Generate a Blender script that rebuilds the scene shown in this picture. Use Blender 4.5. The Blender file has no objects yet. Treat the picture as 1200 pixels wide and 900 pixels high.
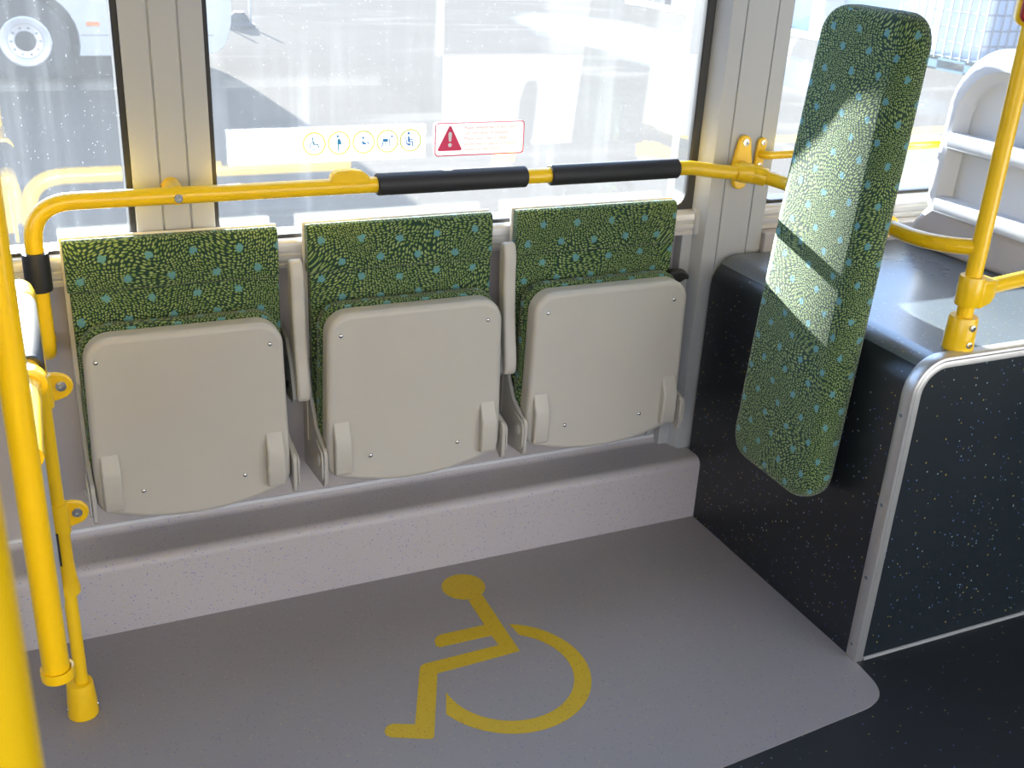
import bpy, bmesh, math, random
from mathutils import Vector, Matrix
random.seed(4)
PI = math.pi
COL = bpy.context.scene.collection
SC = bpy.context.scene

# ------------------------------------------------------------------ materials
def srgb(r, g, b):
    f = lambda c: c / 12.92 if c <= 0.04045 else ((c + 0.055) / 1.055) ** 2.4
    return (f(r / 255), f(g / 255), f(b / 255), 1)

class NT:
    def __init__(s, name):
        s.m = bpy.data.materials.new(name); s.m.use_nodes = True
        s.t = s.m.node_tree; s.t.nodes.clear()
        s.out = s.n('ShaderNodeOutputMaterial')
    def n(s, kind, **kw):
        x = s.t.nodes.new(kind)
        for k, v in kw.items(): setattr(x, k, v)
        return x
    def set(s, sock, v):
        if hasattr(v, 'is_output'): s.t.links.new(v, sock)
        else: sock.default_value = v
    def math(s, op, a, b=0.0, c=0.0, clamp=False):
        x = s.n('ShaderNodeMath', operation=op); x.use_clamp = clamp
        s.set(x.inputs[0], a); s.set(x.inputs[1], b); s.set(x.inputs[2], c)
        return x.outputs[0]
    def vmath(s, op, a, b=(0, 0, 0)):
        x = s.n('ShaderNodeVectorMath', operation=op)
        s.set(x.inputs[0], a); s.set(x.inputs[1], b)
        return x.outputs[0]
    def scale(s, a, f):
        x = s.n('ShaderNodeVectorMath', operation='SCALE'); s.set(x.inputs[0], a); s.set(x.inputs['Scale'], f)
        return x.outputs[0]
    def mix(s, f, a, b):
        x = s.n('ShaderNodeMix', data_type='RGBA'); s.set(x.inputs[0], f); s.set(x.inputs[6], a); s.set(x.inputs[7], b)
        return x.outputs[2]
    def step(s, v, lo, hi, inv=False):
        x = s.n('ShaderNodeMapRange', interpolation_type='SMOOTHSTEP')
        s.set(x.inputs[0], v); x.inputs[1].default_value = lo; x.inputs[2].default_value = hi
        x.inputs[3].default_value = 1.0 if inv else 0.0; x.inputs[4].default_value = 0.0 if inv else 1.0
        return x.outputs[0]
    def noise(s, vec, sc, detail=3.0, dim='3D', rough=0.5):
        x = s.n('ShaderNodeTexNoise', noise_dimensions=dim); s.set(x.inputs['Vector'], vec)
        x.inputs['Scale'].default_value = sc; x.inputs['Detail'].default_value = detail
        x.inputs['Roughness'].default_value = rough
        return x
    def vor(s, vec, sc, rnd=1.0, dim='3D'):
        x = s.n('ShaderNodeTexVoronoi', voronoi_dimensions=dim); s.set(x.inputs['Vector'], vec)
        x.inputs['Scale'].default_value = sc; x.inputs['Randomness'].default_value = rnd
        return x
    def obj(s): return s.n('ShaderNodeTexCoord').outputs['Object']
    def uv(s): return s.n('ShaderNodeUVMap', uv_map='UVMap').outputs[0]
    def sep(s, v):
        x = s.n('ShaderNodeSeparateXYZ'); s.set(x.inputs[0], v); return x.outputs
    def comb(s, a, b, c=0.0):
        x = s.n('ShaderNodeCombineXYZ'); s.set(x.inputs[0], a); s.set(x.inputs[1], b); s.set(x.inputs[2], c); return x.outputs[0]
    def bump(s, h, strength, dist):
        x = s.n('ShaderNodeBump'); s.set(x.inputs['Height'], h)
        x.inputs['Strength'].default_value = strength; x.inputs['Distance'].default_value = dist
        return x.outputs[0]
    def bsdf(s, color, rough=0.5, metal=0.0, spec=0.5, normal=None, coat=0.0, **kw):
        b = s.n('ShaderNodeBsdfPrincipled')
        s.set(b.inputs['Base Color'], color); s.set(b.inputs['Roughness'], rough); s.set(b.inputs['Metallic'], metal)
        b.inputs['Specular IOR Level'].default_value = spec
        b.inputs['Coat Weight'].default_value = coat
        if coat: b.inputs['Coat Roughness'].default_value = 0.12 if coat < 0.5 else 0.28
        if normal is not None: s.set(b.inputs['Normal'], normal)
        for k, v in kw.items(): s.set(b.inputs[k], v)
        return b.outputs[0]
    def done(s, sh):
        s.t.links.new(sh, s.out.inputs[0]); return s.m

def plain(name, col, rough=0.5, metal=0.0, var=0.06, nscale=9.0, grain=0.0, gscale=900.0, spec=0.5, coat=0.0):
    t = NT(name); p = t.obj()
    v = t.noise(p, nscale, 4.0).outputs[0]
    dark = tuple(c * (1 - var) for c in col[:3]) + (1,); light = tuple(min(1, c * (1 + var)) for c in col[:3]) + (1,)
    c = t.mix(v, dark, light)
    r = t.math('MULTIPLY_ADD', v, 0.10, rough - 0.05)
    nrm = t.bump(t.noise(p, gscale, 1.0).outputs[0], grain, 0.0006) if grain else None
    return t.done(t.bsdf(c, r, metal, spec, nrm, coat))

def vinyl(name, base, chips, rough, cell, share, rad=0.32, var=0.10, grain=0.15, spec=0.5, coat=0.0):
    t = NT(name); p = t.obj()
    v = t.vor(p, 1.0 / cell, 1.0)
    rc = t.n('ShaderNodeSeparateColor'); t.set(rc.inputs[0], v.outputs['Color'])
    on = t.math('MULTIPLY', t.math('GREATER_THAN', rc.outputs[0], 1.0 - share), t.step(v.outputs['Distance'], rad, rad + 0.12, True))
    rp = t.n('ShaderNodeValToRGB'); rp.color_ramp.interpolation = 'CONSTANT'
    e = rp.color_ramp.elements
    e[0].position = 0; e[0].color = chips[0]; e[1].position = 1.0 / len(chips); e[1].color = chips[1]
    for i, c in enumerate(chips[2:], 2):
        q = e.new(i / len(chips)); q.color = c
    wn = t.n('ShaderNodeTexWhiteNoise', noise_dimensions='3D'); t.set(wn.inputs['Vector'], v.outputs['Position'])
    t.set(rp.inputs[0], wn.outputs['Value'])
    n = t.noise(p, 3.0, 6.0, rough=0.65).outputs[0]
    f = t.noise(p, 420.0, 2.0).outputs[0]
    b = t.mix(n, tuple(c * (1 - var) for c in base[:3]) + (1,), tuple(c * (1 + var) for c in base[:3]) + (1,))
    b = t.mix(t.math('MULTIPLY', t.step(f, 0.45, 0.7), 0.22), b, tuple(c * 0.62 for c in base[:3]) + (1,))
    c = t.mix(on, b, rp.outputs[0])
    return t.done(t.bsdf(c, t.math('MULTIPLY_ADD', n, 0.2, rough - 0.1), 0, spec, t.bump(f, grain, 0.0008), coat))

def moquette(name):
    """dark green seat cloth: curving rows of yellow-green dashes, scattered teal flecks"""
    t = NT(name); uv = t.uv()
    w = t.vmath('SUBTRACT', t.noise(uv, 7.0, 0.0, '2D').outputs['Color'], (0.5, 0.5, 0.5))
    w2 = t.vmath('SUBTRACT', t.noise(uv, 19.0, 0.0, '2D').outputs['Color'], (0.5, 0.5, 0.5))
    q = t.vmath('ADD', uv, t.vmath('ADD', t.scale(w, 0.085), t.scale(w2, 0.012)))
    q = t.vmath('MULTIPLY', q, (1 / 0.0068, 1 / 0.0048, 0))
    v = t.vor(q, 1.0, 0.55, '2D')
    sp = t.n('ShaderNodeSeparateColor'); t.set(sp.inputs[0], v.outputs['Color'])
    dash = t.step(v.outputs['Distance'], 0.25, 0.40, True)
    dcol = t.mix(sp.outputs[0], srgb(116, 142, 70), srgb(156, 172, 112))
    base = t.mix(t.noise(uv, 600.0, 1.0, '2D').outputs[0], srgb(28, 52, 42), srgb(44, 70, 56))
    c = t.mix(t.math('MULTIPLY', dash, 0.92), base, dcol)
    x, y, _ = t.sep(uv)
    r = t.comb(t.math('MULTIPLY', t.math('ADD', x, y), 0.7071 / 0.0595), t.math('MULTIPLY', t.math('SUBTRACT', y, x), 0.7071 / 0.0595))
    b = t.vor(r, 1.0, 0.12, '2D')
    edge = t.math('MULTIPLY_ADD', t.noise(uv, 190.0, 1.0, '2D').outputs[0], 0.16, b.outputs['Distance'])
    blob = t.step(edge, 0.195, 0.225, True)
    bc = t.mix(t.step(t.noise(uv, 260.0, 1.0, '2D').outputs[0], 0.4, 0.6), srgb(88, 136, 156), srgb(100, 150, 140))
    c = t.mix(blob, c, bc)
    h = t.math('ADD', dash, t.math('MULTIPLY', t.noise(uv, 1500.0, 0.0, '2D').outputs[0], 0.5))
    return t.done(t.bsdf(c, 0.92, 0, 0.15, t.bump(h, 0.35, 0.0012), **{'Sheen Weight': 0.22, 'Sheen Roughness': 0.5}))

def glass_mat():
    t = NT('dusty_window_glass'); p = t.obj()
    geo = t.n('ShaderNodeNewGeometry')
    fr = t.n('ShaderNodeFresnel'); t.set(fr.inputs[0], t.math('MULTIPLY_ADD', geo.outputs['Backfacing'], 1 / 1.52 - 1.52, 1.52))
    fac = t.math('MULTIPLY', fr.outputs[0], 1.1, clamp=True)
    tr = t.n('ShaderNodeBsdfTransparent'); tr.inputs[0].default_value = (0.93, 0.96, 0.96, 1)
    gl = t.n('ShaderNodeBsdfGlossy'); gl.inputs['Roughness'].default_value = 0.0
    m1 = t.n('ShaderNodeMixShader'); t.set(m1.inputs[0], fac); t.set(m1.inputs[1], tr.outputs[0]); t.set(m1.inputs[2], gl.outputs[0])
    tl = t.n('ShaderNodeBsdfTranslucent'); tl.inputs[0].default_value = (0.85, 0.92, 1.0, 1)
    sx, sy, sz = t.sep(p)
    runs = t.noise(t.comb(t.math('MULTIPLY', sx, 34.0), sy, t.math('MULTIPLY', sz, 1.6)), 1.0, 3.0).outputs[0]
    cl = t.noise(p, 3.1, 4.0).outputs[0]
    film = t.math('MULTIPLY_ADD', t.math('MULTIPLY', t.step(runs, 0.45, 0.8), t.step(cl, 0.4, 0.7)), 0.007, 0.008)
    vo = t.vor(p, 240.0, 1.0); sc = t.n('ShaderNodeSeparateColor'); t.set(sc.inputs[0], vo.outputs['Color'])
    spots = t.math('MULTIPLY', t.math('GREATER_THAN', sc.outputs[0], 0.95), t.step(vo.outputs['Distance'], 0.10, 0.2, True))
    dust = t.math('MULTIPLY_ADD', spots, 0.12, film, clamp=True)
    m2 = t.n('ShaderNodeMixShader'); t.set(m2.inputs[0], dust); t.set(m2.inputs[1], m1.outputs[0]); t.set(m2.inputs[2], tl.outputs[0])
    return t.done(m2.outputs[0])

def sheet_mat(name, col, trans=0.5):
    t = NT(name)
    n = t.noise(t.obj(), 40.0).outputs[0]
    c = t.mix(n, tuple(x * 0.97 for x in col[:3]) + (1,), col)
    b = t.bsdf(c, 0.4)
    tl = t.n('ShaderNodeBsdfTranslucent'); t.set(tl.inputs[0], c)
    m = t.n('ShaderNodeMixShader'); m.inputs[0].default_value = trans
    t.set(m.inputs[1], b); t.set(m.inputs[2], tl.outputs[0])
    return t.done(m.outputs[0])

def asphalt_mat():
    t = NT('yard_asphalt'); p = t.obj()
    n = t.noise(p, 0.5, 6.0, rough=0.65).outputs[0]
    g = t.vor(p, 60.0, 1.0).outputs['Distance']
    c = t.mix(n, (0.066, 0.0585, 0.051, 1), (0.108, 0.097, 0.086, 1))
    c = t.mix(t.math('MULTIPLY', t.step(g, 0.2, 0.6), 0.35), c, (0.048, 0.045, 0.043, 1))
    st = t.step(t.noise(t.vmath('MULTIPLY', p, (0.35, 1.2, 1)), 1.0, 4.0).outputs[0], 0.58, 0.68)
    c = t.mix(t.math('MULTIPLY', st, 0.25), c, (0.18, 0.165, 0.148, 1))
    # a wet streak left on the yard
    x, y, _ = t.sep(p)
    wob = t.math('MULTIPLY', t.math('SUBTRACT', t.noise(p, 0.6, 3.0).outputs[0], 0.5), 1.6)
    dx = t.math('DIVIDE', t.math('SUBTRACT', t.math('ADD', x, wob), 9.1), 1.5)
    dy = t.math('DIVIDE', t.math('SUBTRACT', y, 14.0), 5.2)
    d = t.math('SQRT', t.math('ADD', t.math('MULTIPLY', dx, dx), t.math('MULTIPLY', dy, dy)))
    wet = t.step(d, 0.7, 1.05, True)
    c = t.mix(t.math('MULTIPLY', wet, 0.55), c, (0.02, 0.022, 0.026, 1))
    df = t.n('ShaderNodeBsdfDiffuse'); t.set(df.inputs[0], c); t.set(df.inputs['Normal'], t.bump(g, 0.12, 0.002))
    gs = t.n('ShaderNodeBsdfGlossy'); gs.inputs[0].default_value = (1, 1, 1, 1); gs.inputs['Roughness'].default_value = 0.25
    fr = t.n('ShaderNodeFresnel'); fr.inputs[0].default_value = 1.33
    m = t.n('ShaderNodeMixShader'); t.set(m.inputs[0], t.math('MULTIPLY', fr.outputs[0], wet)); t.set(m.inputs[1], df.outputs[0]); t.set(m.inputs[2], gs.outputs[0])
    return t.done(m.outputs[0])

M = {}
M['yellow'] = plain('yellow_powder_coat', srgb(246, 198, 10), 0.30, var=0.05, nscale=14, coat=0.35)
M['seat_plastic'] = plain('warm_grey_seat_plastic', srgb(186, 182, 174), 0.42, var=0.04, grain=0.10, gscale=1400)
M['seat_metal'] = plain('grey_painted_steel', srgb(178, 175, 169), 0.40, var=0.04)
M['shell'] = plain('pale_backrest_shell', srgb(214, 208, 198), 0.5, var=0.03)
M['cloth'] = moquette('green_seat_cloth')
M['steel'] = plain('bright_steel', (0.62, 0.62, 0.62, 1), 0.25, 1.0)
M['alu'] = plain('brushed_aluminium', (0.60, 0.59, 0.58, 1), 0.38, 0.85, var=0.08, nscale=30)
M['ledge'] = plain('anodised_window_ledge', srgb(188, 186, 186), 0.36, 0.35, var=0.04)
M['liner'] = plain('grey_wall_liner', srgb(172, 166, 166), 0.42, var=0.04, grain=0.05)
M['near_liner'] = plain('dark_wall_liner', srgb(136, 134, 133), 0.5, var=0.04)
M['pillar'] = plain('painted_pillar', srgb(171, 173, 176), 0.40, var=0.03)
M['white'] = plain('white_plastic', srgb(206, 208, 213), 0.35, var=0.03)
M['fairing'] = plain('light_grey_fairing', srgb(176, 168, 164), 0.5, var=0.05)
M['rubber'] = plain('black_rubber', (0.012, 0.012, 0.013, 1), 0.5, var=0.2, nscale=40)
M['foam'] = plain('black_foam_sleeve', (0.020, 0.019, 0.021, 1), 0.55, var=0.15, nscale=60, grain=0.35, gscale=700)
M['dark'] = plain('dark_slot', (0.03, 0.03, 0.032, 1), 0.6)
M['panel'] = plain('grey_partition_board', srgb(170, 170, 172), 0.45, var=0.05, nscale=120)
M['red'] = plain('red_button', srgb(150, 14, 30), 0.3)
BLUE = srgb(72, 86, 156); YEL = srgb(190, 170, 70)
M['vinyl_pale'] = vinyl('speckled_pale_vinyl', srgb(176, 171, 174), [srgb(100, 108, 170), srgb(186, 170, 104), srgb(126, 130, 170), srgb(110, 116, 160)], 0.45, 0.0046, 0.17, 0.24)
M['vinyl_grey'] = vinyl('speckled_grey_vinyl', srgb(142, 137, 140), [srgb(104, 110, 150), srgb(124, 118, 120), srgb(176, 160, 120), srgb(108, 106, 122)], 0.5, 0.0048, 0.12, 0.24)
M['vinyl_dark'] = vinyl('speckled_navy_vinyl', srgb(28, 31, 37), [srgb(90, 110, 170), srgb(190, 165, 80), srgb(150, 170, 190), srgb(70, 90, 150)], 0.33, 0.0085, 0.11, 0.13, spec=0.6)
M['vinyl_sheen'] = vinyl('sheen_toned_top_vinyl', srgb(74, 84, 92), [srgb(104, 120, 160), srgb(150, 142, 100), srgb(140, 152, 160), srgb(96, 110, 140)], 0.30, 0.0065, 0.20, 0.22, spec=1.0, grain=0.03, coat=0.6)  # lighter copy of the box vinyl, grazing sun sheen put into its colour
M['vinyl_floor'] = vinyl('speckled_black_floor_vinyl', srgb(30, 34, 39), [srgb(80, 100, 150), srgb(150, 130, 70), srgb(110, 120, 130)], 0.5, 0.0085, 0.08, 0.15)
M['vinyl_panel'] = vinyl('speckled_teal_black_vinyl', srgb(22, 31, 37), [srgb(110, 140, 190), srgb(190, 168, 90), srgb(150, 180, 190), srgb(80, 100, 160)], 0.36, 0.0078, 0.18, 0.15)
M['paint'] = vinyl('yellow_floor_paint', srgb(196, 164, 22), [srgb(160, 130, 30), srgb(150, 128, 40), srgb(205, 180, 60)], 0.5, 0.004, 0.12)
M['ceiling'] = plain('white_ceiling_board', srgb(226, 224, 220), 0.6, var=0.02)
M['glass'] = glass_mat()
M['sticker'] = sheet_mat('white_sticker_film', (0.88, 0.88, 0.88, 1), 0.16)
M['sticker_red'] = sheet_mat('red_sticker_ink', srgb(220, 44, 96), 0.11)
M['sticker_blue'] = sheet_mat('blue_sticker_ink', srgb(40, 140, 220), 0.10)
M['sticker_yellow'] = sheet_mat('yellow_sticker_ink', srgb(228, 236, 96), 0.12)
M['sticker_text'] = sheet_mat('faint_sticker_lettering', srgb(190, 140, 136), 0.05)
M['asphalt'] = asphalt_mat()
M['bus_white'] = plain('white_vehicle_paint', srgb(182, 187, 194), 0.35, var=0.03, nscale=1.0)
M['tyre'] = plain('tyre_rubber', (0.03, 0.032, 0.036, 1), 0.8)
M['rim'] = plain('pale_wheel_rim', srgb(205, 208, 214), 0.4, 0.3)
M['orange'] = plain('orange_marker_lens', srgb(240, 120, 30), 0.3)
M['glass_dark'] = plain('dark_vehicle_window', (0.03, 0.04, 0.05, 1), 0.08)
M['site_blue'] = plain('pale_blue_yard_wall', srgb(140, 178, 226), 0.6, var=0.1, nscale=1.2)  # even pale blue base, slightly mottled
M['bounce_render'] = plain('grey_bounce_wall', srgb(76, 77, 79), 0.85, var=0.05, nscale=0.8)  # dark grey, sets how much sun the unseen wall bounces
M['concrete'] = plain('pale_kerb_concrete', srgb(210, 205, 196), 0.8, var=0.1, nscale=2)
M['grey_post'] = plain('grey_steel_post', srgb(150, 150, 150), 0.6, var=0.2, nscale=8)
M['tank'] = plain('white_tank_plastic', srgb(168, 190, 216), 0.4, var=0.06, nscale=2)
M['cage'] = plain('galvanised_cage', srgb(120, 130, 140), 0.4, 0.6)
M['pallet'] = plain('teal_pallet', srgb(70, 120, 140), 0.6)

# ------------------------------------------------------------------ mesh building
ORG = {}
class MB:
    def __init__(s): s.bm = bmesh.new()
    def face(s, vs):
        try: return s.bm.faces.new(vs)
        except ValueError: return None
    def v(s, p): return s.bm.verts.new(p)
    def box(s, a, b, rz=0.0):
        c = Vector([(a[i] + b[i]) / 2 for i in range(3)]); h = [(b[i] - a[i]) / 2 for i in range(3)]
        R = Matrix.Rotation(rz, 3, 'Z')
        V = [s.v(c + R @ Vector((x * h[0], y * h[1], z * h[2]))) for x in (-1, 1) for y in (-1, 1) for z in (-1, 1)]
        for f in ((0, 1, 3, 2), (4, 6, 7, 5), (0, 4, 5, 1), (2, 3, 7, 6), (0, 2, 6, 4), (1, 5, 7, 3)): s.face([V[i] for i in f])
        return s
    def prism(s, pts, plane, a, b, hole=None):
        ax = {'yz': lambda p, t: (t, p[0], p[1]), 'xz': lambda p, t: (p[0], t, p[1]), 'xy': lambda p, t: (p[0], p[1], t)}[plane]
        A = [s.v(ax(p, a)) for p in pts]; B = [s.v(ax(p, b)) for p in pts]; n = len(pts)
        for i in range(n): s.face([A[i], A[(i + 1) % n], B[(i + 1) % n], B[i]])
        if hole is None:
            s.face(A); s.face(list(reversed(B)))
        else:                                     # ring with the same number of points
            HA = [s.v(ax(p, a)) for p in hole]; HB = [s.v(ax(p, b)) for p in hole]
            for i in range(n):
                j = (i + 1) % n
                s.face([A[i], A[j], HA[j], HA[i]]); s.face([B[i], HB[i], HB[j], B[j]]); s.face([HA[i], HA[j], HB[j], HB[i]])
        return s
    def loft(s, secs, closed=False, caps=True):
        R = [[s.v(p) for p in q] for q in secs]; n = len(secs[0]); m = len(secs)
        for i in range(m if closed else m - 1):
            a, b = R[i], R[(i + 1) % m]
            for j in range(n): s.face([a[j], a[(j + 1) % n], b[(j + 1) % n], b[j]])
        if caps and not closed: s.face(R[0]); s.face(list(reversed(R[-1])))
        return s
    def tube(s, path, r, seg=24, closed=False, caps=True):
        P = [Vector(p) for p in path]; n = len(P)
        rr = r if isinstance(r, (list, tuple)) else [r] * n
        T = []
        for i in range(n):
            a = P[i - 1] if i or closed else P[i]; b = P[(i + 1) % n] if i < n - 1 or closed else P[i]
            T.append((b - a).normalized())
        u = T[0].orthogonal().normalized(); secs = []
        for i in range(n):
            u = (u - T[i] * u.dot(T[i])).normalized(); w = T[i].cross(u)
            secs.append([P[i] + (u * math.cos(k * 2 * PI / seg) + w * math.sin(k * 2 * PI / seg)) * rr[i] for k in range(seg)])
        return s.loft(secs, closed, caps)
    def lathe(s, prof, c, axis, seg=28):
        c = Vector(c); a = Vector(axis).normalized(); u = a.orthogonal().normalized(); w = a.cross(u)
        return s.loft([[c + a * h + (u * math.cos(k * 2 * PI / seg) + w * math.sin(k * 2 * PI / seg)) * max(r, 1e-5) for k in range(seg)] for r, h in prof])
    def dome(s, c, r, axis, h=None):
        h = h or r
        return s.lathe([(r * math.cos(t), h * math.sin(t)) for t in [i * PI / 12 for i in range(7)]], c, axis, 14)
    def build(s, name, mat, parent=None, bevel=0.0, seg=3, sub=0, flat=False, uv=False, angle=35, origin=None):
        bmesh.ops.remove_doubles(s.bm, verts=s.bm.verts, dist=1e-6)
        bmesh.ops.recalc_face_normals(s.bm, faces=s.bm.faces)
        o0 = Vector(ORG.get(parent.name, (0, 0, 0))) if parent else Vector(origin or (0, 0, 0))
        if uv:
            L = s.bm.loops.layers.uv.new('UVMap')
            for f in s.bm.faces:
                n = f.normal
                for l in f.loops:
                    p = l.vert.co
                    if uv == 'wrap': l[L].uv = (p.y - p.x * 1.0 + (0 if abs(n.z) < 0.8 else p.x), p.z + (p.x if n.z > 0.5 else 0))
                    elif abs(n.y) >= max(abs(n.x), abs(n.z)): l[L].uv = (p.x, p.z)
                    elif abs(n.x) >= abs(n.z): l[L].uv = (p.y, p.z)
                    else: l[L].uv = (p.x, p.y)
        for v in s.bm.verts: v.co -= o0
        me = bpy.data.meshes.new(name); s.bm.to_mesh(me); s.bm.free()
        if not flat:
            me.polygons.foreach_set('use_smooth', [True] * len(me.polygons)); me.set_sharp_from_angle(angle=math.radians(angle))
        me.materials.append(M[mat] if isinstance(mat, str) else mat)
        o = bpy.data.objects.new(name, me); COL.objects.link(o)
        if parent: o.parent = parent
        else: o.location = o0
        ORG[o.name] = tuple(o0)
        if bevel:
            b = o.modifiers.new('edge', 'BEVEL'); b.width = bevel; b.segments = seg; b.limit_method = 'ANGLE'; b.angle_limit = math.radians(40)
        if sub:
            q = o.modifiers.new('soft', 'SUBSURF'); q.levels = sub; q.render_levels = sub
        return o

def thing(name, label, cat, loc, group=None):
    o = bpy.data.objects.new(name, None); COL.objects.link(o); o.location = loc; o.empty_display_size = 0.1
    ORG[o.name] = tuple(loc); o['label'] = label; o['category'] = cat
    if group: o['group'] = group
    return o
def tag(o, label, cat, group=None):
    o['label'] = label; o['category'] = cat
    if group: o['group'] = group
    return o
def struct(o, label=None):
    o['kind'] = 'structure'
    if label: o['label'] = label
    return o

def arc(c, r, a0, a1, n):
    return [(c[0] + r * math.cos(math.radians(a0 + (a1 - a0) * i / n)), c[1] + r * math.sin(math.radians(a0 + (a1 - a0) * i / n))) for i in range(n + 1)]
def rrect(x0, x1, z0, z1, r, n=6):
    if not isinstance(r, (list, tuple)): r = [r] * 4          # bl, br, tr, tl
    return (arc((x0 + r[0], z0 + r[0]), r[0], 180, 270, n) + arc((x1 - r[1], z0 + r[1]), r[1], 270, 360, n)
            + arc((x1 - r[2], z1 - r[2]), r[2], 0, 90, n) + arc((x0 + r[3], z1 - r[3]), r[3], 90, 180, n))
def fillet(pts, r, n=8):
    P = [Vector(p) for p in pts]; out = [P[0]]
    rr = r if isinstance(r, (list, tuple)) else [r] * (len(P) - 2)
    for i in range(1, len(P) - 1):
        a = (P[i - 1] - P[i]).normalized(); b = (P[i + 1] - P[i]).normalized()
        ang = a.angle(b); d = min(rr[i - 1] / math.tan(ang / 2), (P[i - 1] - P[i]).length * 0.49, (P[i + 1] - P[i]).length * 0.49)
        p0 = P[i] + a * d; p1 = P[i] + b * d
        for k in range(n + 1):
            t = k / n; out.append(p0 * (1 - t) ** 2 + P[i] * 2 * t * (1 - t) + p1 * t * t)
    out.append(P[-1]); return out
def smooth_path(pts, n=8):
    P = [Vector(p) for p in pts]; out = []
    Q = [P[0] * 2 - P[1]] + P + [P[-1] * 2 - P[-2]]
    for i in range(1, len(Q) - 2):
        for k in range(n):
            t = k / n; a, b, c, d = Q[i - 1], Q[i], Q[i + 1], Q[i + 2]
            out.append(0.5 * ((2 * b) + (c - a) * t + (2 * a - 5 * b + 4 * c - d) * t * t + (3 * b - a - 3 * c + d) * t ** 3))
    out.append(P[-1]); return out

# ------------------------------------------------------------------ bus body: floor, walls, pillars, windows
YW = 2.16
struct(MB().box((-4.0, -0.42, -0.06), (5.2, 2.30, 0.0)).build('floor', 'vinyl_floor', flat=True))
g = [(-1.6, 1.16)] + [(1.066, 1.232), (1.36, 1.257)] + smooth_path([(1.40, 1.260), (1.445, 1.266), (1.482, 1.284), (1.502, 1.318), (1.509, 1.37)], 5) + [(1.511, 1.40), (1.511, 2.032), (-1.6, 2.032)]
g = [(p[0], p[1]) for p in g]
struct(MB().prism(g, 'xy', 0.0, 0.002).build('floor_covering', 'vinyl_grey', flat=True), 'grey speckled vinyl of the wheelchair bay')
prof = [(YW, 0.0), (2.030, 0.0)] + [(2.030 + 0.0, 0.15)] + arc((2.052, 0.150), 0.022, 180, 90, 6) + [(YW - 0.016, 0.172)] + arc((YW - 0.016, 0.186), 0.014, 270, 360, 4) + [(YW, 0.0)][:0]
struct(MB().prism(prof, 'yz', -4.0, 1.512).build('baseboard_back', 'vinyl_pale'), 'pale speckled plinth under the folding seats')
struct(MB().box((-4.0, YW - 0.004, 0.184), (1.487, YW + 0.004, 0.193)).build('trim_1', 'white', bevel=0.0015), 'white bead between the wall liner and the plinth')
w = MB()
w.box((-4.0, YW, -0.06), (5.2, 2.26, 0.775))
w.box((-4.0, YW, 1.98), (5.2, 2.26, 2.40))
w.box((-4.0, YW, 0.775), (-1.30, 2.26, 1.98)).box((3.35, YW, 0.775), (5.2, 2.26, 1.98))
struct(w.build('wall_back', 'liner', flat=True))
w = MB().box((1.655, 2.085, 0.60), (5.0, YW - 0.001, 0.742)); struct(w.build('wall_panel', 'liner', bevel=0.004), 'grey wall liner above the wheel arch box')
# vertical bead where the liner meets the right pillar
struct(MB().box((1.418, 2.150, 0.194), (1.432, YW, 0.745)).box((1.445, 2.13, 0.175), (1.487, YW, 0.745)).build('trim_2', 'pillar', bevel=0.003), 'upright bead beside the right pillar')
def pillar(name, pts, z0, label):
    struct(MB().prism(pts, 'xy', z0, 2.36).build(name, 'pillar', bevel=0.0025, seg=2), label)
def grooved(x0, x1, y0, y1, gr, left=(), d=0.0035, wd=0.002):
    p = ([(left[0], y1), left] if left else [(x0, y1)]) + [(x0, y0)]
    for g_ in gr: p += [(g_ - wd, y0), (g_ - wd * 0.5, y0 + d), (g_ + wd * 0.5, y0 + d), (g_ + wd, y0)]
    return p + [(x1, y0), (x1, y1)]
pillar('trim_3', grooved(0.1995, 0.347, 2.130, 2.255, [0.250, 0.302]), 0.745, 'grey window pillar with two grooves above the left seat')
pillar('trim_4', grooved(1.487, 1.655, 2.100, 2.255, [1.527, 1.612], (1.468, 2.138)), 0.168, 'wide grey window pillar beside the green cushion')
# window ledge
lp = [(YW, 0.803), (2.132, 0.803)] + arc((2.132, 0.791), 0.012, 90, 180, 4) + [(2.12, 0.779), (2.1225, 0.777), (2.1225, 0.773), (2.12, 0.771), (2.12, 0.760), (2.1225, 0.758), (2.1225, 0.754), (2.12, 0.752), (2.12, 0.744), (YW, 0.744)]
lg = struct(MB().prism(lp, 'yz', -4.0, 1.468).build('trim_5', 'ledge'), 'aluminium window ledge behind the folding seats')
e_ = MB().prism([(YW, 0.806), (2.130, 0.806)] + arc((2.130, 0.792), 0.014, 90, 180, 4) + [(2.116, 0.741), (YW, 0.741)], 'yz', 1.466, 1.484).build('end_cap', 'pillar', lg, bevel=0.005)
struct(MB().prism(lp, 'yz', 1.656, 5.0).build('trim_6', 'ledge'), 'aluminium window ledge behind the wheel arch box')
def window(n, x0, x1, label, il=0.022, ir=0.022):
    z0, z1 = 0.798, 1.98
    m = MB().prism(rrect(x0, x1, z0, z1, 0.004), 'xz', 2.136, 2.195, rrect(x0 + il, x1 - ir, z0 + 0.012, z1 - 0.03, 0.035))
    f = struct(m.build('window_%d' % n, 'rubber', bevel=0.004, seg=2), label)
    MB().box((x0 + 0.006, 2.146, z0 + 0.006), (x1 - 0.006, 2.151, z1 - 0.006)).build('glass_pane', 'glass', f, flat=True)
    return f
window(1, -1.30, 0.2005, 'left window pane with its black seal', 0.022, 0.0125)
window(2, 0.3465, 1.4685, 'main window behind the folding seats', 0.010, 0.0225)
window(3, 1.6545, 3.35, 'right window behind the green cushion', 0.012)
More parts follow.
